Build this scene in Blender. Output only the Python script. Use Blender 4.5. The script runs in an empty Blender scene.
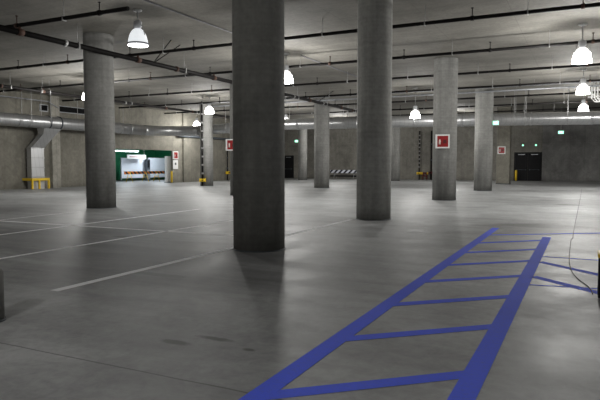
import bpy, bmesh, math, random
from mathutils import Vector, Matrix
random.seed(7)
scn = bpy.context.scene
COL = scn.collection
PI = math.pi
CEIL = 6.0

# ------------------------------------------------------------------ materials
class NT:
    def __init__(s, name):
        s.m = bpy.data.materials.new(name); s.m.use_nodes = True
        s.t = s.m.node_tree; s.t.nodes.clear()
        s.out = s.n('ShaderNodeOutputMaterial'); s._co = None
    def n(s, typ, **kw):
        nd = s.t.nodes.new(typ)
        for k, v in kw.items(): setattr(nd, k, v)
        return nd
    def l(s, a, b): s.t.links.new(a, b)
    def put(s, sock, v):
        if hasattr(v, 'is_output'): s.l(v, sock)
        elif isinstance(v, (tuple, list)) and len(v) == 3 and sock.type == 'RGBA': sock.default_value = (*v, 1)
        else: sock.default_value = v
    def co(s, kind='Object'):
        if s._co is None: s._co = s.n('ShaderNodeTexCoord')
        return s._co.outputs[kind]
    def geo(s): return s.n('ShaderNodeNewGeometry').outputs['Position']
    def mapping(s, vec, scale=(1, 1, 1), loc=(0, 0, 0)):
        m = s.n('ShaderNodeMapping'); s.l(vec, m.inputs[0])
        m.inputs['Scale'].default_value = scale; m.inputs['Location'].default_value = loc
        return m.outputs[0]
    def noise(s, vec, scale, detail=4, rough=.55, dist=0):
        x = s.n('ShaderNodeTexNoise'); s.l(vec, x.inputs['Vector'])
        x.inputs['Scale'].default_value = scale; x.inputs['Detail'].default_value = detail
        x.inputs['Roughness'].default_value = rough; x.inputs['Distortion'].default_value = dist
        return x.outputs['Fac']
    def ramp(s, f, stops):
        r = s.n('ShaderNodeValToRGB'); s.l(f, r.inputs[0]); e = r.color_ramp.elements
        while len(e) < len(stops): e.new(.5)
        for el, (p, c) in zip(e, stops):
            el.position = p
            el.color = (c, c, c, 1) if isinstance(c, (int, float)) else (*c, 1)
        return r.outputs[0]
    def math(s, op, a, b=None, c=None, clamp=False):
        x = s.n('ShaderNodeMath', operation=op); x.use_clamp = clamp
        for i, v in enumerate((a, b, c)):
            if v is not None: s.put(x.inputs[i], v)
        return x.outputs[0]
    def mix(s, f, a, b, mode='MIX'):
        x = s.n('ShaderNodeMix', data_type='RGBA', blend_type=mode)
        s.put(x.inputs[0], f); s.put(x.inputs[6], a); s.put(x.inputs[7], b)
        return x.outputs[2]
    def sep(s, vec):
        x = s.n('ShaderNodeSeparateXYZ'); s.l(vec, x.inputs[0]); return x.outputs
    def line(s, coord, pos, half, period=None):
        """1 on a line at coord=pos (repeated every period), 0 elsewhere"""
        if period:
            c = s.math('SUBTRACT', coord, pos - period / 2)
            c = s.math('FLOORED_MODULO', c, period)
            c = s.math('SUBTRACT', c, period / 2)
        else: c = s.math('SUBTRACT', coord, pos)
        c = s.math('ABSOLUTE', c)
        return s.math('LESS_THAN', c, half)
    def bump(s, h, strength=.2, dist=.02):
        b = s.n('ShaderNodeBump'); b.inputs['Strength'].default_value = strength
        b.inputs['Distance'].default_value = dist; s.l(h, b.inputs['Height']); return b.outputs[0]
    def bsdf(s, color, rough=.7, metal=0., normal=None, spec=None, emis=None, estr=0):
        b = s.n('ShaderNodeBsdfPrincipled')
        s.put(b.inputs['Base Color'], color); s.put(b.inputs['Roughness'], rough); s.put(b.inputs['Metallic'], metal)
        if normal is not None: s.l(normal, b.inputs['Normal'])
        if spec is not None: s.put(b.inputs['Specular IOR Level'], spec)
        if emis is not None: s.put(b.inputs['Emission Color'], emis); b.inputs['Emission Strength'].default_value = estr
        s.l(b.outputs[0], s.out.inputs[0]); return s.m

def plain(name, c, rough=.6, metal=0., var=.15, scale=6., spec=None, emis=None, estr=0):
    t = NT(name); f = t.noise(t.co(), scale, 3)
    d = tuple(max(0, x * (1 - var)) for x in c); e = tuple(min(1, x * (1 + var)) for x in c)
    return t.bsdf(t.ramp(f, [(.3, d), (.7, e)]), rough, metal, spec=spec, emis=emis, estr=estr)

def mat_floor():
    t = NT('polished_concrete'); p = t.geo(); x, y, z = t.sep(p)
    big = t.noise(p, .22, 5, .6, .4); mid = t.noise(p, 1.1, 6, .65, .3); fine = t.noise(p, 14, 4)
    sw = t.noise(t.mapping(p, (.25, 1.4, 1)), 1.3, 5, .6, .6)
    v = t.ramp(big, [(.28, .25), (.5, .35), (.72, .43)])
    v = t.mix(.85, v, t.ramp(mid, [(.28, .5), (.5, .92), (.72, 1.22)]), 'MULTIPLY')
    v = t.mix(.5, v, t.ramp(sw, [(.32, .6), (.62, 1.15)]), 'MULTIPLY')
    tiny = t.noise(p, 5.5, 8, .75, .8); v = t.mix(.6, v, t.ramp(tiny, [(.3, .65), (.6, 1.12)]), 'MULTIPLY')
    v = t.mix(.35, v, t.ramp(fine, [(.3, .75), (.7, 1.15)]), 'MULTIPLY')
    c = t.mix(1., v, (.97, .99, 1.0), 'MULTIPLY')
    # saw-cut joints: one line across at y=3.2 and one along x=-0.14
    wob = t.math('MULTIPLY', t.math('SUBTRACT', t.noise(p, 2.5, 2), .5), .02)
    j1 = t.line(t.math('ADD', y, wob), 3.2, .009, 9.8)
    j2 = t.line(t.math('ADD', x, wob), -20.4, .008)
    c = t.mix(t.math('MULTIPLY', t.math('MAXIMUM', j1, j2), .6), c, (.035, .033, .03))
    # dried oil marks
    st = None
    for (sx, sy, rx, ry) in [(-3.07, 3.87, .17, .06), (-2.83, 4.1, .2, .05), (-2.42, 3.97, .06, .035), (-8.6, 9.2, .35, .14), (-.9, 15.4, 1.0, .6),
                             (-10.2, 12.2, .3, .12), (-.5, 24, .5, .4), (-5.2, 6.2, .5, .1)]:
        dx = t.math('DIVIDE', t.math('SUBTRACT', x, sx), rx); dy = t.math('DIVIDE', t.math('SUBTRACT', y, sy), ry)
        d = t.math('ADD', t.math('MULTIPLY', dx, dx), t.math('MULTIPLY', dy, dy))
        d = t.math('ADD', d, t.math('MULTIPLY', t.math('SUBTRACT', t.noise(p, 9, 4), .5), 1.6))
        a = t.math('SUBTRACT', 1.25, d, clamp=True)
        st = a if st is None else t.math('MAXIMUM', st, a)
    c = t.mix(t.math('MULTIPLY', st, .75), c, (.03, .028, .025))
    for (sx, sy, rx, ry, k) in [(.3, 6.7, 1.3, .9, .5), (-5.4, 7.2, 3.6, 2.4, .55), (-10, 8.4, 4, 2, .45)]:      # broad dark patches: dimmer light there put into the colour
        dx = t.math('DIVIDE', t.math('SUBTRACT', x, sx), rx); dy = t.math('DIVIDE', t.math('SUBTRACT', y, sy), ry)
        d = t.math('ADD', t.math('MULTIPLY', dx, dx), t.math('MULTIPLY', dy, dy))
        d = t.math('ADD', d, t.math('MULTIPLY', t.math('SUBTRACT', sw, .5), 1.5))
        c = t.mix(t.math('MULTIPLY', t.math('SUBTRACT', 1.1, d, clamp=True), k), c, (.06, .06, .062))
    # damp patch at the far end of the blue aisle
    dx = t.math('DIVIDE', t.math('ADD', x, .9), 1.9); dy = t.math('DIVIDE', t.math('SUBTRACT', y, 14.6), 1.5)
    d = t.math('ADD', t.math('MULTIPLY', dx, dx), t.math('MULTIPLY', dy, dy))
    d = t.math('ADD', d, t.math('MULTIPLY', t.math('SUBTRACT', mid, .5), 2.2))
    c = t.mix(t.math('MULTIPLY', t.math('SUBTRACT', 1.1, d, clamp=True), .45), c, (.05, .048, .045))
    r = t.ramp(mid, [(.3, .46), (.7, .62)])
    h = t.math('ADD', t.math('MULTIPLY', fine, .3), mid)
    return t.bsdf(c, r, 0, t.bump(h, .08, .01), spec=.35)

def mat_conc(name, dark, light, tint, seams='column', rough=.8):
    t = NT(name); p = t.co() if seams == 'column' else t.geo(); x, y, z = t.sep(p)
    big = t.noise(p, .55, 5, .6, .5); fine = t.noise(p, 9, 6, .65)
    drip = t.noise(t.mapping(p, (2.4, 2.4, .16)), 1.6, 4, .6)
    v = t.ramp(big, [(.28, dark), (.72, light)])
    if seams != 'ceiling': v = t.mix(.35 if seams == 'wall' else .7, v, t.ramp(drip, [(.3, .7), (.7, 1.15)]), 'MULTIPLY')
    blot = t.noise(p, 1.3, 5, .65, 1.2)
    v = t.mix(.6 if seams == 'wall' else .25, v, t.ramp(blot, [(.3, .62), (.62, 1.12)]), 'MULTIPLY')
    v = t.mix(.5, v, t.ramp(fine, [(.3, .7), (.7, 1.2)]), 'MULTIPLY')
    c = t.mix(1., v, tint, 'MULTIPLY')
    h = fine
    if seams == 'column':
        rings = t.noise(t.mapping(p, (.05, .05, 9)), 1.2, 3)
        c = t.mix(.35, c, t.ramp(rings, [(.35, .75), (.6, 1.08)]), 'MULTIPLY')
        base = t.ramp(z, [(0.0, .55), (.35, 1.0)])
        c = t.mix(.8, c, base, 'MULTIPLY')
        ang = t.math('ARCTAN2', x, y)
        sl = t.math('MAXIMUM', t.line(ang, -2.35, .012), t.line(ang, .79, .012))
        c = t.mix(t.math('MULTIPLY', sl, .4), c, (.04, .04, .035))
    elif seams == 'wall':
        jx = t.line(x, 1.2, .016, 2.44); jy = t.line(y, 0.45, .016, 2.44); jz = t.line(z, 3.6, .014)
        geo = t.n('ShaderNodeNewGeometry'); nx, ny, nz = t.sep(geo.outputs['Normal'])
        jx = t.math('MULTIPLY', jx, t.math('GREATER_THAN', t.math('ABSOLUTE', ny), .5))
        jy = t.math('MULTIPLY', jy, t.math('GREATER_THAN', t.math('ABSOLUTE', nx), .5))
        j = t.math('MAXIMUM', t.math('MAXIMUM', jx, jy), jz)
        c = t.mix(t.math('MULTIPLY', j, .28), c, (.06, .057, .05))
        pan = t.n('ShaderNodeTexWhiteNoise')
        cell = t.n('ShaderNodeCombineXYZ')
        for i, q in enumerate((x, y)):
            t.l(t.math('FLOOR', t.math('DIVIDE', t.math('ADD', q, 1.22 - (1.2 if i == 0 else .45)), 2.44)), cell.inputs[i])
        t.l(cell.outputs[0], pan.inputs[0])
        c = t.mix(.6, c, t.ramp(pan.outputs[0], [(0, .8), (1, 1.15)]), 'MULTIPLY')
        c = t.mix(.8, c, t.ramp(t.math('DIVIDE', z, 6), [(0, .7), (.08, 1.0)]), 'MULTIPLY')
    elif seams == 'ceiling':
        band = t.noise(t.mapping(p, (.06, 1.3, 1)), 1.4, 4, .6, .3)
        c = t.mix(.75, c, t.ramp(band, [(.3, .8), (.68, 1.1)]), 'MULTIPLY')
        jy = t.line(y, 1.0, .014, 1.22); jx = t.line(x, .4, .012, 2.44)
        c = t.mix(t.math('MULTIPLY', t.math('MAXIMUM', jx, jy), .25), c, (.07, .065, .055))
    return t.bsdf(c, rough, 0, t.bump(h, .15, .01), spec=.25)

def mat_paint(name, c, wear=.5):
    t = NT(name); p = t.geo(); f = t.noise(p, 3.2, 6, .7); g = t.noise(p, 28, 3)
    col = t.mix(t.ramp(f, [(.3, 0.), (.75, wear)]), c, tuple(.55 * q + .07 for q in c))
    col = t.mix(t.ramp(g, [(.5, 0.), (.8, wear * .8)]), col, (.16, .16, .16))
    return t.bsdf(col, .75, 0, spec=.12)

def mat_stripe(name, a, b, axis, period, slope=1.0):
    t = NT(name); x, y, z = t.sep(t.co()); u = x if axis == 'x' else y
    s = t.math('ADD', u, t.math('MULTIPLY', z, slope)); s = t.math('FLOORED_MODULO', s, period)
    f = t.math('GREATER_THAN', s, period / 2)
    return t.bsdf(t.mix(f, a, b), .5)

def mat_galv(name, v=.55, rough=.34):
    t = NT(name); f = t.noise(t.co(), 1.2, 3, .5); x, y, z = t.sep(t.geo())
    c = t.ramp(f, [(.3, (v * .9, v * .91, v * .93)), (.7, (v, v, v))])
    u = t.math('ADD', t.math('ADD', x, y), t.math('MULTIPLY', z, .12))
    seam = t.line(u, 0, .012, .30)
    c = t.mix(t.math('MULTIPLY', seam, .3), c, (.12, .12, .125))
    return t.bsdf(c, t.ramp(f, [(.3, rough * .92), (.7, rough * 1.08)]), .7)

def mat_glow(name, col, strength, body=(.9, .9, .9)):
    t = NT(name); f = t.noise(t.co(), 4, 2)
    return t.bsdf(t.ramp(f, [(.3, tuple(q * .95 for q in body)), (.7, body)]), .4, emis=col, estr=strength)

M = dict(
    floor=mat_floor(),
    column=mat_conc('column_concrete', .19, .31, (1., .995, .95)), darkcolumn=mat_conc('dark_column_concrete', .15, .25, (1., 1., .93)), litcolumn=mat_conc('lit_column_concrete', .31, .46, (1., 1., .95)),  # last copy is paler: light from the camera side put into its colour
    wall=mat_conc('wall_concrete', .17, .27, (1., .95, .80), 'wall'),
    palewall=mat_conc('pale_pilaster_concrete', .32, .42, (1., .96, .84), 'wall'),
    backwall=mat_conc('far_wall_concrete', .14, .24, (1., .96, .85), 'wall'),
    greywall=mat_conc('dark_wall_concrete', .13, .23, (1., .99, .96), 'wall'),
    ceiling=mat_conc('ceiling_concrete', .17, .26, (1., .955, .85), 'ceiling'),
    blue=mat_paint('blue_paint', (.105, .165, 1.), .25),
    white=mat_paint('white_road_paint', (.98, .98, 1.), .06),
    black=plain('black_iron', (.009, .008, .008), .6, spec=.15), blackm=plain('black_door', (.006, .006, .007), .6, spec=.15),
    rust=plain('rusty_iron', (.06, .028, .018), .75, var=.4), grey=plain('grey_conduit', (.33, .34, .36), .4, .5),
    galv=mat_galv('galvanised_duct', .46, .30), galvl=mat_galv('bright_duct', .55, .45),
    rod=plain('zinc_rod', (.36, .36, .36), .45, .5), yellow=plain('yellow_paint', (.75, .50, .02), .5),
    red=plain('red_enamel', (.28, .008, .01), .35), dred=plain('dark_red_iron', (.09, .012, .012), .5), whitep=plain('white_enamel', (.75, .75, .74), .4, var=.05),
    hose=plain('pale_hose', (.7, .6, .55), .6),
    green=plain('green_wall_paint', (.015, .21, .09), .6, scale=1.2), board=plain('white_board', (.62, .66, .72), .5, var=.06, scale=1.5),
    lintel=plain('grey_alcove', (.2, .2, .21), .8), dgrey=plain('dark_grey_box', (.05, .06, .07), .5),
    rubber=plain('black_cable', (.02, .02, .02), .6),
    obar=mat_stripe('orange_black_stripes', (.75, .22, .03), (.02, .02, .02), 'y', .5), wbar=mat_stripe('white_black_stripes', (.6, .62, .68), (.015, .015, .03), 'x', .56, -1.),
    shade=mat_glow('lit_prismatic_shade', (1., .985, .94), 22.0), crown=mat_glow('half_lit_shade_crown', (1., .985, .95), 1.1, (.7, .7, .7)), shade_dim=mat_glow('softly_lit_shade', (.93, .97, 1.), .62, (.7, .7, .7)), lens=mat_glow('lamp_lens', (1., .99, .96), 10),
    exitg=mat_glow('lit_exit_panel', (.30, 1., .62), 1.7, (.2, .6, .4)), exitw=mat_glow('lit_exit_arrow', (.85, 1., .93), 2.2),
    tube=mat_glow('fluorescent_tube', (.86, .93, 1.), 9),
    ringdark=plain('dark_shade_ring', (.05, .05, .09), .4), clear=plain('milky_housing', (.62, .63, .66), .35, var=.1),
)

# ------------------------------------------------------------------ mesh helpers
def box(bm, c, s, rot=None):
    v = bmesh.ops.create_cube(bm, size=1)['verts']
    for q in v: q.co = Vector((q.co.x * s[0], q.co.y * s[1], q.co.z * s[2]))
    if rot is not None:
        for q in v: q.co = rot @ q.co
    for q in v: q.co += Vector(c)
    return v
def bbox(bm, x0, x1, y0, y1, z0, z1): return box(bm, ((x0 + x1) / 2, (y0 + y1) / 2, (z0 + z1) / 2), (abs(x1 - x0), abs(y1 - y0), abs(z1 - z0)))
def ring_pts(c, t, r, seg, ref=None):
    t = t.normalized(); a = Vector((0, 0, 1)) if abs(t.z) < .9 else Vector((1, 0, 0))
    u = t.cross(a).normalized(); w = t.cross(u)
    return [c + (u * math.cos(2 * PI * i / seg) + w * math.sin(2 * PI * i / seg)) * r for i in range(seg)]
def sweep(bm, pts, r, seg=10, caps=True):
    pts = [Vector(p) for p in pts]; rings = []
    for i, p in enumerate(pts):
        t = (pts[min(i + 1, len(pts) - 1)] - pts[max(i - 1, 0)])
        rr = r[i] if isinstance(r, (list, tuple)) else r
        rings.append([bm.verts.new(q) for q in ring_pts(p, t, rr, seg)])
    for a, b in zip(rings, rings[1:]):
        for i in range(seg): bm.faces.new((a[i], a[(i + 1) % seg], b[(i + 1) % seg], b[i])).smooth = True
    if caps: bm.faces.new(rings[0]); bm.faces.new(rings[-1])
def lathe(bm, prof, seg=32, c=(0, 0, 0), cap0=False, cap1=False):
    c = Vector(c); rings = []
    for r, z in prof: rings.append([bm.verts.new(c + Vector((r * math.cos(2 * PI * i / seg), r * math.sin(2 * PI * i / seg), z))) for i in range(seg)])
    for a, b in zip(rings, rings[1:]):
        for i in range(seg): bm.faces.new((a[i], a[(i + 1) % seg], b[(i + 1) % seg], b[i])).smooth = True
    if cap0: bm.faces.new(rings[0])
    if cap1: bm.faces.new(rings[-1])
def quad(bm, pts): return bm.faces.new([bm.verts.new(Vector(p)) for p in pts])
def strip(bm, a, b, w, z0=0., z1=.003):
    """painted band from a to b on the floor, a very thin slab"""
    a = Vector((a[0], a[1], 0)); b = Vector((b[0], b[1], 0)); d = (b - a).normalized(); n = Vector((-d.y, d.x, 0)) * w / 2
    lo = [a + n, a - n, b - n, b + n]; slab(bm, lo, z0, z1)
def slab(bm, poly, z0, z1):
    t = [bm.verts.new(Vector((p[0], p[1], z1))) for p in poly]; u = [bm.verts.new(Vector((p[0], p[1], z0))) for p in poly]
    bm.faces.new(t); bm.faces.new(u[::-1]); k = len(poly)
    for i in range(k): bm.faces.new((t[i], u[i], u[(i + 1) % k], t[(i + 1) % k]))
def obj(name, bm, mat, parent=None, bevel=0, loc=None):
    bmesh.ops.recalc_face_normals(bm, faces=bm.faces)
    me = bpy.data.meshes.new(name); bm.to_mesh(me); bm.free(); me.materials.append(mat)
    o = bpy.data.objects.new(name, me); COL.objects.link(o)
    if parent is not None: o.parent = parent
    if loc is not None: o.location = loc
    if bevel:
        b = o.modifiers.new('edge', 'BEVEL'); b.width = bevel; b.segments = 2; b.limit_method = 'ANGLE'
    return o
def B(): return bmesh.new()
def tag(o, label, cat, group=None, kind='thing'):
    o['label'] = label; o['category'] = cat; o['kind'] = kind
    if group: o['group'] = group
    return o
def thing(name, loc, label, cat, group=None, rz=0):
    o = bpy.data.objects.new(name, None); COL.objects.link(o); o.location = loc; o.rotation_euler = (0, 0, rz); o.empty_display_size = .2
    return tag(o, label, cat, group)
def struct(name, bm, mat, parent=None, label=None):
    o = obj(name, bm, mat, parent)
    if parent is None: o['kind'] = 'structure'
    if label: o['label'] = label
    return o
def dup(root, loc, label, rz=0, group=None):
    r = root.copy(); COL.objects.link(r); r.location = loc; r.rotation_euler = (0, 0, rz); r['label'] = label
    if group: r['group'] = group
    for ch in list(root.children):
        c = ch.copy(); COL.objects.link(c); c.parent = r
        for g in list(ch.children):
            d = g.copy(); COL.objects.link(d); d.parent = c
    return r

# ------------------------------------------------------------------ setting
X0, X1, Y0, Y1 = -31.5, 12.0, -9.0, 58.8
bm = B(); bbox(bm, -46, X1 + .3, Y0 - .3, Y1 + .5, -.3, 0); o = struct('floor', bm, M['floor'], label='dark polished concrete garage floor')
bm = B(); bbox(bm, X0 - .3, X1 + .3, Y0 - .3, Y1 + .5, CEIL, CEIL + .3); struct('ceiling', bm, M['ceiling'], label='grey board-marked concrete slab ceiling')
bm = B()      # left wall with the opening to the green bay
bbox(bm, X0 - .12, X0, Y0, 30.0, 0, CEIL); bbox(bm, X0 - .12, X0, 39.5, Y1, 0, CEIL); bbox(bm, X0 - .12, X0, 30.0, 39.5, 2.72, CEIL)
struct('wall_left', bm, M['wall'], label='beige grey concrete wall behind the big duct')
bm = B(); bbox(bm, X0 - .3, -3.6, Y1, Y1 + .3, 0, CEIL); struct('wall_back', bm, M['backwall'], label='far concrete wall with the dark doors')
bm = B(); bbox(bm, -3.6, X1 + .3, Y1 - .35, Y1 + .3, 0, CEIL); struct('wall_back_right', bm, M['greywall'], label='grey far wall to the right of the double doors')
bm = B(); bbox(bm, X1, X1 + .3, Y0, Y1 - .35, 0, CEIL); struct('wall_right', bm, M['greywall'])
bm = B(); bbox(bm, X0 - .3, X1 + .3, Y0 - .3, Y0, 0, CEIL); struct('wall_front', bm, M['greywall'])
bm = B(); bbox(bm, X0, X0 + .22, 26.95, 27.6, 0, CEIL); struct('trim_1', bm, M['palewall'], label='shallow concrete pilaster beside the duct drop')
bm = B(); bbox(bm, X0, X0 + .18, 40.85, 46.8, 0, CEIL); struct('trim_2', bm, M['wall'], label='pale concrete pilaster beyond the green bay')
# bay behind the left wall
bm = B(); bbox(bm, -42.3, -42, 28, 50, 0, 3.3); struct('wall_bay_back', bm, M['green'], label='green painted wall of the bay')
bm = B(); bbox(bm, -42, X0 - .12, 49.7, 50, 0, 3.3); struct('wall_bay_right', bm, M['green'])
bm = B(); bbox(bm, -42, X0 - .12, 28, 28.3, 0, 3.3); struct('wall_bay_left', bm, M['green'])
bm = B(); bbox(bm, -42.3, X0 - .12, 28, 50, 3.3, 3.5); struct('ceiling_bay', bm, M['lintel'])
# doors in the far wall
def leaf_door(name, x0, x1, z1, leaves, label):
    bm = B(); y = Y1
    bbox(bm, x0 - .08, x0, y - .07, y, 0, z1 + .08); bbox(bm, x1, x1 + .08, y - .07, y, 0, z1 + .08); bbox(bm, x0, x1, y - .07, y, z1, z1 + .08)
    d = struct(name, bm, M['blackm'], label=label); w = (x1 - x0) / leaves
    for i in range(leaves):
        a = x0 + i * w + .012; b = x0 + (i + 1) * w - .012
        bm = B(); bbox(bm, a, b, y - .05, y - .005, .02, z1 - .01)
        lf = obj('door_leaf', bm, M['blackm'], d, .006)
        bm = B(); sweep(bm, [(a + .1, y - .11, 1.05), (b - .1, y - .11, 1.05)], .018, 8)
        bbox(bm, a + .12, a + .17, y - .11, y - .05, 1.0, 1.1); bbox(bm, b - .17, b - .12, y - .11, y - .05, 1.0, 1.1)
        obj('push_bar', bm, M['dgrey'], lf)
        bm = B(); bbox(bm, a + .25, b - .25, y - .075, y - .05, z1 - .16, z1 - .1); obj('door_closer', bm, M['grey'], lf)
    return d
leaf_door('door_1', -6.0, -3.72, 2.62, 2, 'black double door in the far wall')
leaf_door('door_2', -30.9, -29.75, 2.5, 1, 'single dark door in the far wall')

# ------------------------------------------------------------------ columns
def column(loc, r, label, group, m='column'):
    t = thing('concrete_column', loc, label, 'column', group)
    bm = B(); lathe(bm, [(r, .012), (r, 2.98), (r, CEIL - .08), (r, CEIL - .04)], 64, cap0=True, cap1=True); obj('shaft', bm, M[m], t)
    bm = B(); lathe(bm, [(r + .016, 0), (r + .016, .012), (r - .02, .02)], 64, cap0=True, cap1=True); obj('base_joint', bm, M['dgrey'], t)
    bm = B(); lathe(bm, [(r - .01, CEIL - .05), (r - .01, CEIL - .004)], 64, cap0=True, cap1=True); obj('top_joint', bm, M['column'], t)
    return t
GC = 'round concrete columns'
for x, y, r, lab in [
    (-5.22, 8.96, .46, 'widest round concrete column, the nearest one, dark front, standing between white line and blue aisle'),
    (-5.26, 15.35, .475, 'bare round concrete column at the far tip of the nearest white parking line'),
    (-5.42, 25.1, .50, 'round concrete column carrying a red cabinet in a broad white frame, lit front'),
    (-5.35, 35.2, .51, 'round concrete column with a green exit sign at its right shoulder'),
    (-15.31, 15.24, .50, 'round concrete column crossed by the thick black main pipe, left of the dark-ringed bell lamp'),
    (-15.35, 24.5, .49, 'round concrete column mostly hidden behind the nearest column, red cabinet on its edge'),
    (-15.6, 35.0, .50, 'slim-looking bare round column in front of the striped black and white barrier'),
    (-24.5, 34.6, .46, 'round concrete column with a black riser pipe and yellow valve at its foot'),
    (-25.4, 52.3, .45, 'small far round column beside the single dark door'),
    (-16.0, 52.8, .46, 'small far round column half hidden behind the bare column near the white line')]:
    column((x, y, 0), r, lab, GC, 'darkcolumn' if y < 10 else 'litcolumn' if abs(y - 15.35) < .05 else 'column')
t = thing('concrete_pillar', (-5.72, 48.0, 0), 'square concrete pillar with a red cabinet, left of the double doors', 'column')
bm = B(); bbox(bm, -.52, .46, -.45, .55, .01, CEIL - .004); obj('shaft', bm, M['wall'], t, .03)
bm = B(); bbox(bm, -.54, .48, -.47, .57, 0, .06); obj('base_joint', bm, M['dgrey'], t)

# ------------------------------------------------------------------ painted markings
t = thing('access_aisle_marking', (-1.27, 8.5, 0), 'blue painted access aisle, two long borders with slanting stripes between, on the floor', 'floor marking')
def L(p): return (p[0] + 1.27, p[1] - 8.5)
def pstrip(par, name, a, b, w, m, z=.003):
    bm = B(); strip(bm, L(a), L(b), w, 0.0005, z); return obj(name, bm, m, par)
pstrip(t, 'border_line', (-1.87, 1.2), (-1.87, 14.4), .16, M['blue']); pstrip(t, 'border_line', (-.67, 1.2), (-.67, 13.0), .165, M['blue'])
for k in range(-1, 7): pstrip(t, 'hatch_stripe', (-1.86, 3.18 + 1.373 * k), (-.69, 4.215 + 1.373 * k), .135, M['blue'], .0026)
pstrip(t, 'hatch_stripe', (-1.8, 12.88), (.6, 14.5), .11, M['blue'], .0026)
t = thing('bay_marking', (-1.27, 8.5, 0), 'blue painted stripes to the right of the aisle, slanting towards the black cable box', 'floor marking')
pstrip(t, 'hatch_stripe', (-.585, 9.64), (.9, 8.15), .13, M['blue']); pstrip(t, 'hatch_stripe', (-.585, 8.32), (.9, 6.9), .13, M['blue'])
pstrip(t, 'guide_line', (-.585, 10.22), (.9, 10.18), .06, M['blue'], .0026); pstrip(t, 'guide_line', (-.585, 7.72), (.9, 7.95), .05, M['blue'], .0024)
WG = 'white parking lines'
def pline(a, b, w, label):
    c = ((a[0] + b[0]) / 2, (a[1] + b[1]) / 2); bm = B(); strip(bm, (a[0] - c[0], a[1] - c[1]), (b[0] - c[0], b[1] - c[1]), w, 0.0004, .0024 if a[0] != b[0] else .003)
    o = obj('parking_line', bm, M['white'], loc=(*c, 0)); tag(o, label, 'floor marking', WG); return o
pline((-5.65, 4.84), (-5.74, 14.86), .125, 'white parking line running from open floor past the nearest column to the next')
pline((-8.35, 4.84), (-8.6, 16), .105, 'white parking line second from the blue aisle, passing behind the nearest column')
pline((-11.05, 4.84), (-11.75, 16.2), .105, 'white parking line third from the blue aisle, crossing the left part of the floor')
pline((-14.1, 8.3), (-14.6, 13.6), .06, 'faint worn parking line furthest left, in front of the column crossed by the pipe')
pline((-19, 10.33), (-5.7, 10.39), .105, 'white line running crosswise through the other parking lines')

# ------------------------------------------------------------------ lamps
def make_lamp(loc, zc, bright, power, label, first=None):
    """bell lamp hung from the slab; origin at the ceiling"""
    drop = CEIL - zc; D = lambda v: -drop + v
    t = thing('pendant_lamp', loc, label, 'lamp', 'bell-shaped hanging lamps')
    bm = B(); lathe(bm, [(.02, 0), (.13, 0), (.13, -.03), (.05, -.06)], 24, cap1=True); obj('canopy', bm, M['galv'], t)
    bm = B(); sweep(bm, [(0, 0, -.04), (0, 0, D(.46))], .018, 10); obj('stem', bm, M['rod'], t)
    bm = B(); lathe(bm, [(.03, D(.50)), (.09, D(.49)), (.12, D(.45)), (.12, D(.33)), (.09, D(.29)), (.08, D(.24))], 24, cap0=True, cap1=True); obj('ballast_housing', bm, M['clear'], t)
    for a in (0, PI):
        bm = B(); sweep(bm, [(.05 * math.cos(a), 0, D(.47)), (.16 * math.cos(a), 0, D(.33)), (.262 * math.cos(a), 0, D(.06))], .014, 8); obj('yoke_arm', bm, M['rod'], t)
    cap = [(.07, .255), (.11, .25), (.155, .215), (.20, .155), (.233, .09)]
    low = [(.233, .09), (.26, 0), (.28, -.09), (.292, -.17), (.298, -.225)]
    bm = B(); lathe(bm, [(r, D(z)) for r, z in cap], 40); obj('shade_crown', bm, M['crown'] if bright else M['shade_dim'], t)
    bm = B(); lathe(bm, [(r, D(z)) for r, z in low] + [(r - .01, D(z)) for r, z in low[::-1]], 40); obj('lamp_shade', bm, M['shade'] if bright else M['shade_dim'], t)
    bm = B(); lathe(bm, [(.296, D(-.155)), (.308, D(-.155)), (.308, D(-.19)), (.296, D(-.19))], 40); obj('shade_ring', bm, M['ringdark'] if not bright else M['galvl'], t)
    bm = B(); lathe(bm, [(.288, D(-.218)), (.21, D(-.235)), (.10, D(-.25)), (.002, D(-.255))], 40, cap1=True); obj('lens', bm, M['lens'], t)
    ld = bpy.data.lights.new('lamp_light', 'POINT'); ld.energy = power; ld.shadow_soft_size = .22; ld.color = (1., .985, .95)
    lo = bpy.data.objects.new('lamp_light', ld); COL.objects.link(lo); lo.parent = t; lo.location = (0, 0, D(-.50))
    return t
PW = 520
for x, y, zc, br, pw, lab in [
    (-11.8, 13.3, 5.2, False, .16, 'bell lamp with a dark ring and clear housing, nearest lamp, beside the pipe-crossed column'),
    (-10.95, 21.0, 5.05, True, 1, 'bright bell lamp peeking out from behind the right edge of the nearest column'),
    (-22.82, 21.95, 5.05, True, 1, 'lamp showing only a sliver beside the left edge of the pipe-crossed column'),
    (-22.05, 31.5, 5.08, True, 1, 'bell lamp hanging in front of the column with the black riser pipe'),
    (-29.6, 40.4, 5.0, True, .7, 'small far bell lamp above the elbow of the duct'),
    (-.18, 20.9, 5.0, True, 1, 'largest and highest of the three bright lamps in the right-hand row'),
    (-.18, 30.6, 5.07, True, 1, 'middle lamp of the right-hand row of three'),
    (-.18, 40.1, 5.05, True, 1, 'lowest and smallest lamp of the right-hand row, just above the duct'),
    (-9.01, 33.65, 4.47, True, .7, 'small bell lamp between two columns, left of the column with the red cabinet'),
    (-20.95, 40.15, 4.95, True, .8, 'small far lamp just past the right edge of the nearest column, above the duct')]:
    make_lamp((x, y, CEIL), zc, br, PW * pw, lab)
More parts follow.
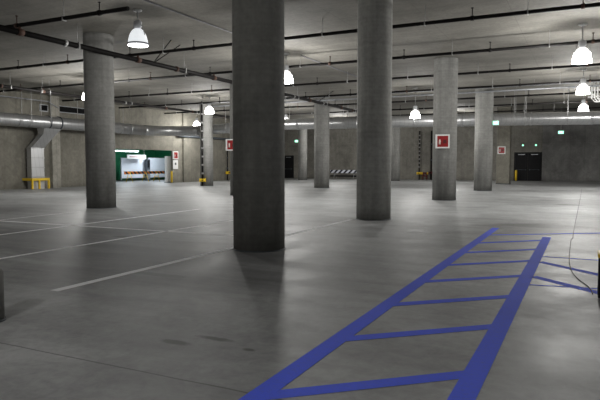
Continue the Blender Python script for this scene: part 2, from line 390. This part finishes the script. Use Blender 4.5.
# unseen lamps added as fill light, beyond the frame or hidden by the duct
for x, y, pw in [(10, 18, .8), (10, 30, .8), (-25, 9, .3), (-2.5, -2.5, .72), (-11, -5, .4), (-21, -6, .3), (-10, 50, .8), (-21, 51, .9)]:
    zc = 5.05
    if y > 45:      # added far lamps hang high, hidden behind the duct
        make_lamp((x, y, CEIL), 5.35, True, PW * pw, 'added far lamp hidden above the duct by the back wall %s' % ('near the middle' if x > -15 else 'near the dark door'))
    else:
        make_lamp((x, y, CEIL), zc, False, PW * pw, 'added fill lamp hanging outside the picture over %s' % ('the right aisle' if x > 5 and y < 25 else 'the far right aisle' if x > 5 else 'the left aisle' if y > 0 else 'the aisle behind the viewer, ' + ('right' if x > -5 else 'middle' if x > -15 else 'left')))

# ------------------------------------------------------------------ sprinkler pipes
def hanger(bm, p, top, r=.008):
    sweep(bm, [(p[0], p[1], p[2] + .02), (p[0], p[1], top)], r, 6)
def branch(y, x0, x1, z, r, label, mat='black', heads=True, rust_to=None):
    cx = (x0 + x1) / 2
    t = thing('sprinkler_pipe', (cx, y, z), label, 'pipe', 'sprinkler branch pipes')
    bm = B(); sweep(bm, [(x0 - cx, 0, 0), (x1 - cx, 0, 0)], r, 10); obj('pipe_run', bm, M[mat], t)
    n = int((x1 - x0) / 3.0); 
    for i in range(n):
        x = x0 + 1.1 + i * 3.0 + random.uniform(-.2, .2) - cx
        bm = B(); hanger(bm, (x, 0, r), CEIL - z); box(bm, (x, 0, 0), (.03, r * 2.6, r * 2.6)); obj('pipe_hanger', bm, M['rod'], t)
        if heads:
            xx = x + 1.3
            bm = B(); sweep(bm, [(xx, 0, 0), (xx, 0, .26)], .014, 8); lathe(bm, [(.03, .26), (.045, .275), (.01, .29)], 12, (xx, 0, 0)); sweep(bm, [(xx - .045, 0, 0), (xx + .045, 0, 0)], r * 1.35, 10)
            obj('sprinkler_head', bm, M['rust'] if i % 3 == 0 else M['black'], t)
    return t
for k, (y, lab) in enumerate([
    (11.6, 'rust-brown and black branch pipe nearest the viewer, at the upper left corner'),
    (16.5, 'black branch pipe highest across the right half, above the second nearest column'),
    (21.3, 'black branch pipe second highest across the right half, passing the largest right-hand lamp'),
    (26.2, 'black branch pipe third highest, running behind the red-cabinet column'),
    (31.1, 'black branch pipe fourth from the front, by the middle right-hand lamp'),
    (36.0, 'thin dark branch pipe fifth from the front, just before the duct'),
    (41.0, 'thin dark branch pipe seen between ceiling and duct, behind the duct'),
    (45.8, 'faint last branch pipe deep behind the duct')]):
    if k == 0: branch(y, -26, -10.6, 5.5, .055, lab)
    else: branch(y, -29.4, 10, 5.5, .052, lab)
# mains along the garage
def main(x, y0, y1, z, r, label, risers, couplings):
    cy = (y0 + y1) / 2; t = thing('sprinkler_main', (x, cy, z), label, 'pipe', 'sprinkler mains')
    bm = B(); sweep(bm, [(0, y0 - cy, 0), (0, y1 - cy, 0)], r, 14); obj('pipe_run', bm, M['black'], t)
    for y in risers:
        if y0 < y < y1:
            bm = B(); sweep(bm, [(0, y - cy, 0), (0, y - cy, 5.5 - z)], .036, 10); sweep(bm, [(0, y - cy - .09, 0), (0, y - cy + .09, 0)], r * 1.25, 12); obj('riser_nipple', bm, M['rust'], t)
    for y in couplings:
        bm = B(); sweep(bm, [(0, y - cy - .05, 0), (0, y - cy + .05, 0)], r * 1.28, 12); box(bm, (0, y - cy, 0), (r * 3.1, .05, .04)); obj('pipe_coupling', bm, M['rod'] if int(y) % 2 else M['rust'], t)
        bm = B(); hanger(bm, (0, y + .5 - cy, r), CEIL - z, .010); box(bm, (0, y + .5 - cy, 0), (r * 2.5, .035, r * 2.5)); obj('pipe_hanger', bm, M['rod'], t)
    return t, cy
RY = [11.6, 16.5, 21.3, 26.2, 31.1, 36.0, 41.0]
t, cy = main(-14.65, 2, 44, 5.3, .085, 'thick black main pipe slanting down from the upper left, in front of a column', RY, [5, 9.3, 13.2, 18.7, 24, 29, 33, 38])
for y, dx, dy in [(17.3, 1.15, -.35), (17.3, .9, .5), (32.2, .8, .6)]:
    bm = B(); sweep(bm, [(0, y - cy, 0), (dx, y + dy - cy, CEIL - 5.3)], .017, 8); obj('sway_brace', bm, M['black'], t)
t, cy = main(-25.3, 2, 44, 5.3, .075, 'thinner black main pipe on the far left with a yellow band', RY, [8, 14, 18.9, 21.2, 27.3, 34, 40])
bm = B(); sweep(bm, [(0, 24.4 - cy, 0), (0, 24.9 - cy, 0)], .07, 12); obj('tape_band', bm, M['yellow'], t)['label'] = 'yellow band'

# conduits on the slab and under it
def conduit(pts, r, mat, label, hang=(), clips=()):
    a = Vector(pts[0]); t = thing('electrical_conduit', a, label, 'conduit', 'electrical conduits')
    bm = B(); sweep(bm, [Vector(p) - a for p in pts], r, 8); obj('tube', bm, M[mat], t)
    for h in hang:
        q = Vector(h) - a; bm = B(); hanger(bm, q, CEIL - a.z); box(bm, q, (.05, .05, .08)); obj('pipe_hanger', bm, M['rod'], t)
    for y in clips:
        bm = B(); bbox(bm, X0 + (.185 if y < 46.8 else .005) - a.x, 0, y - .04 - a.y, y + .04 - a.y, -r * 1.2, r * 1.2); obj('wall_clip', bm, M['rod'], t)
conduit([(-10.9, 6, 5.975), (-10.85, 20.5, 5.975)], .024, 'lintel', 'thin grey conduit fixed flat to the slab above the nearest column')
conduit([(-10.55, 21.6, 5.975), (-10.45, 38, 5.975)], .024, 'lintel', 'thin conduit on the slab running away behind the second nearest column')
conduit([(-24, 34.3, 5.64), (9, 34.3, 5.64)], .05, 'grey', 'pale grey conduit crossing above the exit-sign column', [(x, 34.3, 5.64) for x in (-21, -17, -13, -8, -3.5, 1)])
conduit([(-24, 33.0, 5.70), (9, 33.0, 5.70)], .03, 'grey', 'thin pale conduit beside the wider grey one, under the slab', [(x, 33.0, 5.70) for x in (-20, -15, -9, -2.5)])
conduit([(-30.9, 12, 5.55), (-30.9, 26.4, 5.55), (-30.9, 27.2, 5.2)], .04, 'grey', 'pale conduit above the left duct near the drop', [(-30.9, y, 5.55) for y in (15, 20, 24, 26)])
conduit([(-28, 43.5, 4.95), (9, 43.5, 4.95)], .05, 'rust', 'rust-brown conduit seen just under the duct', [(x, 43.5, 4.95) for x in (-25, -20, -14, -8, -2)])
conduit([(-31.2, 40, 4.0), (-31.2, 56, 4.0)], .11, 'dgrey', 'dark pipe along the left wall beyond the duct elbow', [], (41.5, 44.5, 49, 53))

# ------------------------------------------------------------------ duct
t = thing('air_duct', (-30.3, 37.5, 4.16), 'big round galvanised duct along the left wall, turning the corner and crossing the garage', 'duct')
o3 = Vector((-30.3, 37.5, 4.16)); R = .385
pth = [Vector((-30.3, y, 4.16)) for y in (-6, 4, 12, 20, 26, 30, 34.6)]
bm = B(); sweep(bm, [p - o3 for p in pth], R, 32); obj('left_run', bm, M['galv'], t)
el = [Vector((-30.3, 34.5, 4.16))] + [Vector((-30.3 + 2.5 * (1 - math.cos(a)), 35.0 + 2.5 * math.sin(a), 4.17 + .02 * math.sin(a))) for a in [i * PI / 12 for i in range(0, 7)]] + [Vector((-27.2, 37.5, 4.2))]
bm = B(); sweep(bm, [p - o3 for p in el], R * 1.005, 32); obj('elbow', bm, M['galv'], t)
cr = [Vector(p) for p in ((-27.3, 37.5, 4.2), (-24, 37.5, 4.32), (-20, 37.5, 4.44), (-12, 37.5, 4.38), (-5, 37.5, 4.29), (1, 37.5, 4.2), (10, 37.5, 4.15))]
bm = B(); sweep(bm, [p - o3 for p in cr], R, 32); obj('cross_run', bm, M['galv'], t)
def zc_at(x):
    for a, b in zip(cr, cr[1:]):
        if a.x <= x <= b.x: return a.z + (b.z - a.z) * (x - a.x) / (b.x - a.x)
    return 4.2
bmx = [(-30.3, y, 4.16, 0) for y in (2, 8, 14, 20, 23.6, 29.4, 33)] + [(x, 37.5, zc_at(x), 1) for x in (-26.5, -23, -18.5, -14, -10, -7, -3.0, 0.3, 5)]
for x, y, z, ax in bmx:
    bm = B(); d = Vector((.06, 0, 0)) if ax else Vector((0, .06, 0)); c = Vector((x, y, z)) - o3; sweep(bm, [c - d, c + d], R + .018, 32); obj('seam_collar', bm, M['galv'], t)
for x, y, z, ax in [(-30.3, y, 4.16, 0) for y in (6, 12, 18, 22.0, 24.3, 25.7, 28.6, 32)] + [(x, 37.5, zc_at(x), 1) for x in (-24.5, -19.5, -14.9, -12, -8.6, -3.9, -3.3, -.98, 4)]:
    c = Vector((x, y, z)) - o3; bm = B()
    for s in (-1, 1):
        q = c + (Vector((0, s * .42, 0)) if ax else Vector((s * .42, 0, 0))); box(bm, q + Vector((0, 0, (CEIL - z) / 2)), (.022, .022, CEIL - z))
    d = Vector((.025, 0, 0)) if ax else Vector((0, .025, 0)); sweep(bm, [c - d, c + d], R + .02, 32); obj('duct_hanger', bm, M['rod'], t)
bm = B(); c = Vector((-30.3, 26.2, 4.16)) - o3
bm.free()
for dy in (-.42, .42):
    bm = B(); sweep(bm, [c + Vector((0, dy - .03, 0)), c + Vector((0, dy + .03, 0))], R + .05, 32); obj('saddle_collar', bm, M['dgrey'], t)
# rectangular drop
t = thing('duct_drop', (-31.05, 25.45, 0), 'rectangular sheet-metal drop duct jogging down the left wall into the yellow frame', 'duct')
def rect(bm, secs):
    rings = [[bm.verts.new(Vector((cx + sx * a / 2, cy + sy * b / 2, z))) for sx, sy in ((-1, -1), (1, -1), (1, 1), (-1, 1))] for cx, cy, a, b, z in secs]
    for p, q in zip(rings, rings[1:]):
        for i in range(4): bm.faces.new((p[i], p[(i + 1) % 4], q[(i + 1) % 4], q[i]))
    bm.faces.new(rings[0]); bm.faces.new(rings[-1])
bm = B(); rect(bm, [(0, 0, .4, .95, 0), (0, 0, .4, .95, 2.55)]); obj('lower_section', bm, M['galvl'], t)
bm = B(); rect(bm, [(0, 0, .4, .95, 2.55), (.58, .45, .42, .95, 3.42)]); obj('offset_section', bm, M['galvl'], t)
bm = B(); rect(bm, [(.58, .45, .42, .95, 3.42), (.72, .5, .66, 1.3, 3.78)]); obj('flared_boot', bm, M['galvl'], t)
for z in (.75, 1.35, 1.95, 2.55):
    bm = B(); rect(bm, [(0, 0, .45, 1.0, z - .025), (0, 0, .45, 1.0, z + .025)]); obj('joint_flange', bm, M['galv'], t)
t = thing('guard_frame', (-30.65, 25.45, 0), 'yellow tubular guard frame around the foot of the drop duct', 'guard rail')
bm = B(); bbox(bm, -.06, .06, -.66, .66, .52, .68); bbox(bm, -.85, 0, -.66, -.56, .52, .68); bbox(bm, -.85, 0, .56, .66, .52, .68); obj('rail', bm, M['yellow'], t, .02)
for y in (-.61, -.1, .61):
    bm = B(); bbox(bm, -.055, .055, y - .05, y + .05, 0, .53); obj('post', bm, M['yellow'], t, .012)

# louvres high on the left wall
def vent(y0, y1, z0, z1, label):
    t = thing('wall_vent', (X0, (y0 + y1) / 2, z0), label, 'vent', 'dark wall vents'); w = (y1 - y0) / 2; h = z1 - z0
    bm = B(); bbox(bm, 0, .06, -w, w, 0, .05); bbox(bm, 0, .06, -w, w, h - .05, h); bbox(bm, 0, .06, -w, -w + .05, .05, h - .05); bbox(bm, 0, .06, w - .05, w, .05, h - .05); obj('vent_frame', bm, M['grey'], t)
    bm = B(); bbox(bm, 0.001, .012, -w + .04, w - .04, .04, h - .04)
    k = int(h / .09)
    for i in range(k): box(bm, (.035, 0, .08 + i * (h - .12) / max(k - 1, 1)), (.012, 2 * w - .1, .07), Matrix.Rotation(.6, 3, 'Y'))
    obj('louvre', bm, M['blackm'], t)
vent(27.7, 31.0, 5.0, 5.45, 'long dark vent high on the left wall above the duct')
vent(26.2, 26.85, 4.95, 5.4, 'small square dark vent high on the left wall above the drop duct')

# ------------------------------------------------------------------ red cabinets
def cabinet(loc, rz, s, label, plate=False):
    t = thing('fire_cabinet', loc, label, 'fire cabinet', 'red and white fire cabinets', rz)     # faces local -y
    w = s / 2; f = .055 * s / .55
    bm = B(); bbox(bm, -w, w, -.05, .06, 0, f); bbox(bm, -w, w, -.05, .06, s - f, s); bbox(bm, -w, -w + f * 1.3, -.05, .06, f, s - f); bbox(bm, w - f, w, -.05, .06, f, s - f); obj('cabinet_frame', bm, M['whitep'], t)
    bm = B(); bbox(bm, -w + f * 1.3, w - f, -.03, .06, f, s - f); p = obj('door_panel', bm, M['red'], t); p['label'] = 'red panel'
    bm = B(); lathe(bm, [(.02, .0), (.038, .0), (.038, .17), (.015, .22)], 16, (-w * .38, -.05, s * .28), cap0=True, cap1=True); obj('extinguisher_sign', bm, M['hose'], p)
    bm = B(); bbox(bm, w * .1, w * .55, -.035, -.028, s * .35, s * .62); obj('glass_window', bm, M['dred'], p)
    if plate:
        bm = B(); bbox(bm, -w, w, -.01, .02, -.85, -.08); pl = obj('notice_plate', bm, M['whitep'], t); pl['label'] = 'white notice plate under the red panel'
        bm = B(); bbox(bm, -w * .3, w * .3, -.014, -.009, -.5, -.3); obj('pictogram', bm, M['dgrey'], pl)
    return t
cabinet((-5.40, 24.57, 2.2), .22, .58, 'red cabinet in a white frame on the lit column in the middle right')
cabinet((-5.86, 47.50, 2.36), 0.0, .58, 'small red cabinet on the square pillar near the double doors')
cabinet((-15.50, 23.98, 2.2), .35, .56, 'red cabinet showing only its edge beside the nearest column')
cabinet((X0 + .055, 39.85, 2.0), PI / 2, .66, 'red cabinet with a white plate below, on the wall by the green bay', True)

# ------------------------------------------------------------------ exit signs and emergency lights
def exit_sign(loc, w, h, label, stem=0, side=False):
    t = thing('exit_sign', loc, label, 'exit sign', 'lit green exit signs')
    bm = B(); bbox(bm, -w / 2, w / 2, -.04, .04, 0, h); obj('sign_case', bm, M['whitep'], t, .008)
    bm = B(); bbox(bm, -w / 2 + .02, w / 2 - .02, -.046, -.038, .02, h - .02); p = obj('lit_panel', bm, M['exitg'], t); p['label'] = 'glowing green face'
    bm = B(); bbox(bm, -w * .22, w * .08, -.050, -.045, h * .42, h * .58)
    bm.faces.new([bm.verts.new(q) for q in ((w * .08, -.05, h * .25), (w * .28, -.05, h * .5), (w * .08, -.05, h * .75))]); obj('arrow', bm, M['exitw'], p)
    if stem:
        bm = B(); sweep(bm, [(0, 0, h), (0, 0, h + stem)], .018, 8); lathe(bm, [(.06, h + stem - .03), (.06, h + stem)], 16, cap0=True, cap1=True); obj('stem', bm, M['rod'], t)
    if side:
        bm = B(); bbox(bm, -w / 2 - .14, -w / 2, -.02, .02, h * .35, h * .65); obj('wall_bracket', bm, M['rod'], t)
exit_sign((-4.70, 35.2, 3.80), .36, .25, 'green exit sign jutting from the side of a column below the duct', side=True)
exit_sign((-1.76, 50, 3.93), .42, .25, 'green exit sign hanging from a rod, right of the double doors', stem=CEIL - 3.93 - .25)
exit_sign((-29.3, Y1 - .05, 4.05), .42, .28, 'small green exit sign above the single dark door at the far left')
def emergency(x, label):
    t = thing('emergency_light', (x, Y1 + .004, 3.36), label, 'emergency light', 'round emergency lights')
    bm = B(); lathe(bm, [(.11, 0), (.11, .05), (.09, .08)], 20, cap0=True, cap1=True)
    bmesh.ops.rotate(bm, verts=bm.verts, matrix=Matrix.Rotation(PI / 2, 3, 'X')); obj('housing', bm, M['whitep'], t)
    bm = B(); lathe(bm, [(.08, .07), (.065, .10), (.03, .12), (.002, .125)], 20)
    bmesh.ops.rotate(bm, verts=bm.verts, matrix=Matrix.Rotation(PI / 2, 3, 'X')); obj('lens', bm, M['exitg'], t)
emergency(-5.33, 'glowing round light above the left leaf of the double doors')
emergency(-4.18, 'glowing round light above the right leaf of the double doors')

# ------------------------------------------------------------------ bollards, barriers, risers
def bollard(loc, h, r, label):
    t = thing('bollard', loc, label, 'bollard', 'yellow bollards')
    bm = B(); lathe(bm, [(r, .03), (r, h - .06), (r * .8, h - .02), (r * .3, h)], 20, cap0=True, cap1=True); obj('shaft', bm, M['yellow'], t)
    bm = B(); lathe(bm, [(r * 1.7, 0), (r * 1.7, .03)], 20, cap0=True, cap1=True); obj('foot_plate', bm, M['dgrey'], t)
bollard((-5.82, 58.1, 0), 1.02, .10, 'yellow bollard at the left edge of the double doors')
bollard((-31.0, 38.75, 0), 1.0, .09, 'slim yellow bollard at the right edge of the green bay opening')
def barrier(loc, ln, axis, mat, zt, board, feet, label, second=None, legs='A', lm='yellow'):
    t = thing('barrier', loc, label, 'barrier'); h = ln / 2
    f = (lambda u, v: (u, v)) if axis == 'x' else (lambda u, v: (v, u))
    def bb(bm, u0, u1, v0, v1, z0, z1):
        a, b = f(u0, v0), f(u1, v1); bbox(bm, a[0], b[0], a[1], b[1], z0, z1)
    bm = B(); bb(bm, -h, h, -.03, .03, zt - board, zt); obj('striped_board', bm, mat, t, .008)
    if second:
        bm = B(); bb(bm, -h, h, -.025, .025, second[0], second[1]); obj('lower_board', bm, M['blackm'], t)
    for u in feet:
        bm = B()
        for s in (-1, 1):
            a = f(u, s * .06); b = f(u, s * .38); sweep(bm, [(a[0], a[1], zt - .02), (b[0], b[1], .0)], .02, 8)
        a = f(u, -.22); b = f(u, .22); sweep(bm, [(a[0], a[1], .45), (b[0], b[1], .45)], .02, 8)
        obj('trestle_leg', bm, M[lm], t)
barrier((-22.75, 57.0, 0), 3.3, 'x', M['wbar'], .98, .34, (-1.1, 1.1), 'black and white striped trestle barrier by the far wall', (.25, .42), lm='grey')
barrier((-35.0, 40.2, 0), 5.4, 'y', M['obar'], .95, .24, (-2.1, -.1, 1.4), 'orange and black striped trestle barrier inside the green bay')
def riser(loc, z1, r, label, bands, ztop_valve=.5, valve='yellow', wall=None):
    t = thing('standpipe', loc, label, 'pipe', 'black standpipes')
    bm = B(); sweep(bm, [(0, 0, .02), (0, 0, z1)], r, 12); lathe(bm, [(r * 2, 0), (r * 2, .03)], 16, cap0=True, cap1=True); obj('pipe_run', bm, M['black'], t)
    for z in bands:
        bm = B(); lathe(bm, [(r * 1.5, z - .06), (r * 1.5, z + .06)], 14, cap0=True, cap1=True); box(bm, (0, .06, z), (.05, .14, .04)); obj('pipe_clamp', bm, M['rod'] if int(z * 10) % 2 else M['dgrey'], t)
    bm = B(); sweep(bm, [(-.2, -.05, ztop_valve), (.2, -.05, ztop_valve)], .11, 14); bbox(bm, -.23, -.18, -.17, .07, ztop_valve - .13, ztop_valve + .13); bbox(bm, .18, .23, -.17, .07, ztop_valve - .13, ztop_valve + .13)
    v = obj('valve_body', bm, M[valve], t); v['label'] = 'yellow valve' if valve == 'yellow' else 'dark red valve'
    bm = B(); lathe(bm, [(.07, 0), (.07, .05)], 16, (0, -.2, ztop_valve), cap0=True, cap1=True); sweep(bm, [(0, -.16, ztop_valve), (0, -.26, ztop_valve)], .03, 8); obj('hand_wheel', bm, M['black'], v)
    return t
d = Vector((.577, -.816, 0)); n = Vector((-.816, -.577, 0))
riser((-24.5 + .577 * .50 - .816 * .30, 34.6 - .816 * .50 - .577 * .30, 0), CEIL, .055, 'black standpipe with a yellow valve at its foot, on the front of a column', [.9, 1.5, 2.1, 2.7, 3.3, 3.9, 4.5, 5.1], .42).rotation_euler = (0, 0, .62)
riser((X0 + .18, 47.7, 0), 3.8, .06, 'black standpipe with a yellow valve on the left wall, beyond the duct elbow', [1.2, 2.2, 3.2], .75).rotation_euler = (0, 0, PI / 2)
riser((-15.2, Y1 - .2, 0), 4.95, .06, 'dotted black standpipe with a yellow valve on the far wall, left of the pair', [1.3, 1.7, 2.1, 2.5, 2.9, 3.3, 3.7, 4.1, 4.5], .66)
riser((-13.98, Y1 - .2, 0), 4.95, .08, 'plain black standpipe on the far wall, right of the pair, partly behind the column', [2, 3.6], .72, 'dred')
t = thing('valve_manifold', (-14.55, Y1 - .45, 0), 'low dark red valve assembly with yellow caps between two standpipes', 'valve')
bm = B(); sweep(bm, [(-.25, 0, .66), (.25, 0, .66)], .10, 14); sweep(bm, [(-.2, 0, 0), (-.2, 0, .66)], .06, 10); sweep(bm, [(.2, 0, 0), (.2, 0, .66)], .06, 10); sweep(bm, [(-.26, 0, .38), (.26, 0, .38)], .07, 10); obj('manifold_body', bm, M['dred'], t)
for x in (-.26, .26):
    bm = B(); sweep(bm, [(x - .05, 0, .66), (x + .05, 0, .66)], .13, 14); obj('outlet_cap', bm, M['yellow'], t)

# ------------------------------------------------------------------ green bay contents
def panel(loc, w, z0, z1, label):
    t = thing('partition_board', loc, label, 'partition', 'white partition boards')
    bm = B(); bbox(bm, -.03, .03, -w / 2, w / 2, z0, z1); obj('board', bm, M['board'], t, .01)
    bm = B()
    for s in (-1, 1): bbox(bm, -.045, .045, s * w / 2 - .03, s * w / 2 + .03, 0, z1 + .02)
    bbox(bm, -.04, .04, -w / 2, w / 2, z1 - .03, z1 + .02); obj('board_frame', bm, M['grey'], t)
panel((-38.0, 41.95, 0), 3.3, .28, 2.16, 'wide white partition board on the left in the green bay')
panel((-38.0, 45.25, 0), 2.6, .28, 2.2, 'white partition board on the right in the green bay, lit brighter')
t = thing('hanging_sign', (-37.2, 41.5, 2.06), 'long pale header sign board above the left partition in the green bay', 'sign')
bm = B(); bbox(bm, -.03, .03, -1.25, 1.25, 0, .38); obj('sign_board', bm, M['whitep'], t, .01)
bm = B()
for y in (-1.0, 1.0): sweep(bm, [(0, y, .36), (0, y, 3.3 - 2.06)], .012, 6)
obj('hanging_rod', bm, M['rod'], t)
bm = B(); bbox(bm, .03, .034, -1.0, 1.0, .15, .22); obj('lettering_band', bm, M['red'], t)
t = thing('control_cabinet', (-37.6, 43.4, 0), 'narrow dark control cabinet between the two white partitions', 'cabinet')
bm = B(); bbox(bm, -.15, .15, -.22, .22, 0, 2.05); obj('cabinet_body', bm, M['dgrey'], t, .015)
bm = B(); bbox(bm, .15, .165, -.18, .18, .12, 1.05); obj('lower_door', bm, M['grey'], t)
bm = B(); bbox(bm, .15, .16, -.17, .17, 1.25, 1.95); obj('screen', bm, M['blackm'], t)
t = thing('guide_post', (-32.05, 39.6, 0), 'broad white post standing just inside the right edge of the green bay', 'post')
bm = B(); bbox(bm, -.12, .12, -.30, .32, .02, 2.25); obj('post_body', bm, M['whitep'], t, .02)
bm = B(); bbox(bm, -.16, .16, -.34, .36, 0, .05); obj('foot_plate', bm, M['dgrey'], t)
def strip_light(loc, rod, power, label):
    t = thing('strip_light', loc, label, 'lamp')
    bm = B(); bbox(bm, -.12, .12, -1.5, 1.5, .06, .14); obj('fixture_tray', bm, M['whitep'], t)
    for y in (-1.2, 1.2):
        bm = B(); sweep(bm, [(0, y, .1), (0, y, rod)], .015, 6); obj('hanging_rod', bm, M['rod'], t)
    for x in (-.06, .06):
        bm = B(); sweep(bm, [(x, -1.45, .03), (x, 1.45, .03)], .032, 10); obj('tube', bm, M['tube'], t)
    ld = bpy.data.lights.new('strip_glow', 'POINT'); ld.energy = power; ld.shadow_soft_size = .3; ld.color = (.86, .94, 1)
    lo = bpy.data.objects.new('strip_glow', ld); COL.objects.link(lo); lo.parent = t; lo.location = (0, 0, -.35)
strip_light((-35.0, 37.75, 2.64), .655, 170, 'fluorescent strip light glowing under the lintel of the green bay')
strip_light((-35.9, 43.2, 3.13), .165, 250, 'added unseen fluorescent strip light deeper in the green bay, brightening the boards')  # extra fixture hidden by the lintel, added to brighten the boards

# ------------------------------------------------------------------ white conduits at the far right
t = thing('conduit_cluster', (.35, 35, CEIL), 'cluster of white conduits with brackets under the slab at the right edge', 'conduit')
for dx in (-.12, .02, .16):
    bm = B(); sweep(bm, [(dx, 0, 0), (dx, 0, -.95), (dx + .15, 0, -1.12), (dx + 1.6, 0, -1.14)], .035, 8); obj('tube', bm, M['whitep'], t)
for z in (-.5, -.85):
    bm = B(); bbox(bm, -.3, .35, .03, .07, z - .03, z + .03); obj('wall_bracket', bm, M['rod'], t)
bm = B(); sweep(bm, [(-.45, 0, -.45), (.3, 0, -1.0)], .03, 8); obj('brace', bm, M['whitep'], t)

# ------------------------------------------------------------------ cable, post and low post at the frame edges
cv = [(-.14, 40), (-.15, 30), (-.17, 21.4), (-.19, 14.75), (-.175, 11.96), (-.16, 10.3), (-.11, 9.09), (-.02, 8.41), (.1, 7.91), (.14, 7.6), (.15, 7.45)]
bm = B(); P = [Vector((x, y, .009)) for x, y in cv]; pts = []
for i in range(len(P) - 1):
    p0, p1, p2, p3 = P[max(i - 1, 0)], P[i], P[i + 1], P[min(i + 2, len(P) - 1)]
    for k in range(8):
        u = k / 8; q = .5 * ((2 * p1) + (p2 - p0) * u + (2 * p0 - 5 * p1 + 4 * p2 - p3) * u * u + (3 * p1 - p0 - 3 * p2 + p3) * u ** 3); q.z = .009; pts.append(q)
pts.append(P[-1]); c0 = P[-1].copy(); c0.z = 0
sweep(bm, [q - c0 - Vector((.03 * (abs(q.y - 9) < 4), 0, 0)) for q in pts], .006, 6); o = obj('cable', bm, M['rubber'], loc=c0); tag(o, 'thin black cable trailing across the floor to the black box at the right edge', 'cable')
t = thing('cable_box', (.335, 7.25, 0), 'black upright cable box with a yellow lid strip, cut off by the right edge', 'box')
bm = B(); bbox(bm, -.17, .17, -.14, .14, .03, .48); obj('box_body', bm, M['blackm'], t, .012)
bm = B(); bbox(bm, -.18, .18, -.15, .15, .48, .53); obj('lid', bm, M['yellow'], t, .008)
bm = B(); bbox(bm, -.15, .15, -.12, .12, 0, .03); obj('foot', bm, M['rubber'], t)
t = thing('low_post', (-5.11, 3.62, 0), 'low dark grey concrete post at the left edge of the picture', 'post')
bm = B(); lathe(bm, [(.13, .02), (.13, .47), (.11, .50), (.02, .51)], 24, cap0=True, cap1=True); obj('shaft', bm, M['column'], t)
bm = B(); lathe(bm, [(.14, 0), (.14, .02)], 24, cap0=True, cap1=True); obj('foot_plate', bm, M['dgrey'], t)

# ------------------------------------------------------------------ world, camera, view
w = bpy.data.worlds.new('dim_air'); scn.world = w; w.use_nodes = True
w.node_tree.nodes['Background'].inputs[0].default_value = (.8, .85, 1, 1); w.node_tree.nodes['Background'].inputs[1].default_value = .02
f = 579.0; pitch = math.atan(35 / f); yaw = math.atan(285 * math.cos(pitch) / f)
cd = bpy.data.cameras.new('camera'); cam = bpy.data.objects.new('camera', cd); COL.objects.link(cam); scn.camera = cam
cd.sensor_width = 36; cd.lens = f / 600 * 36; cd.clip_start = .05; cd.clip_end = 300
cam.location = (0, 0, 1.5); cam.rotation_euler = (PI / 2 - pitch, 0, yaw)
scn.view_settings.view_transform = 'Standard'
scn.view_settings.look = 'None'
scn.view_settings.exposure = 0.3
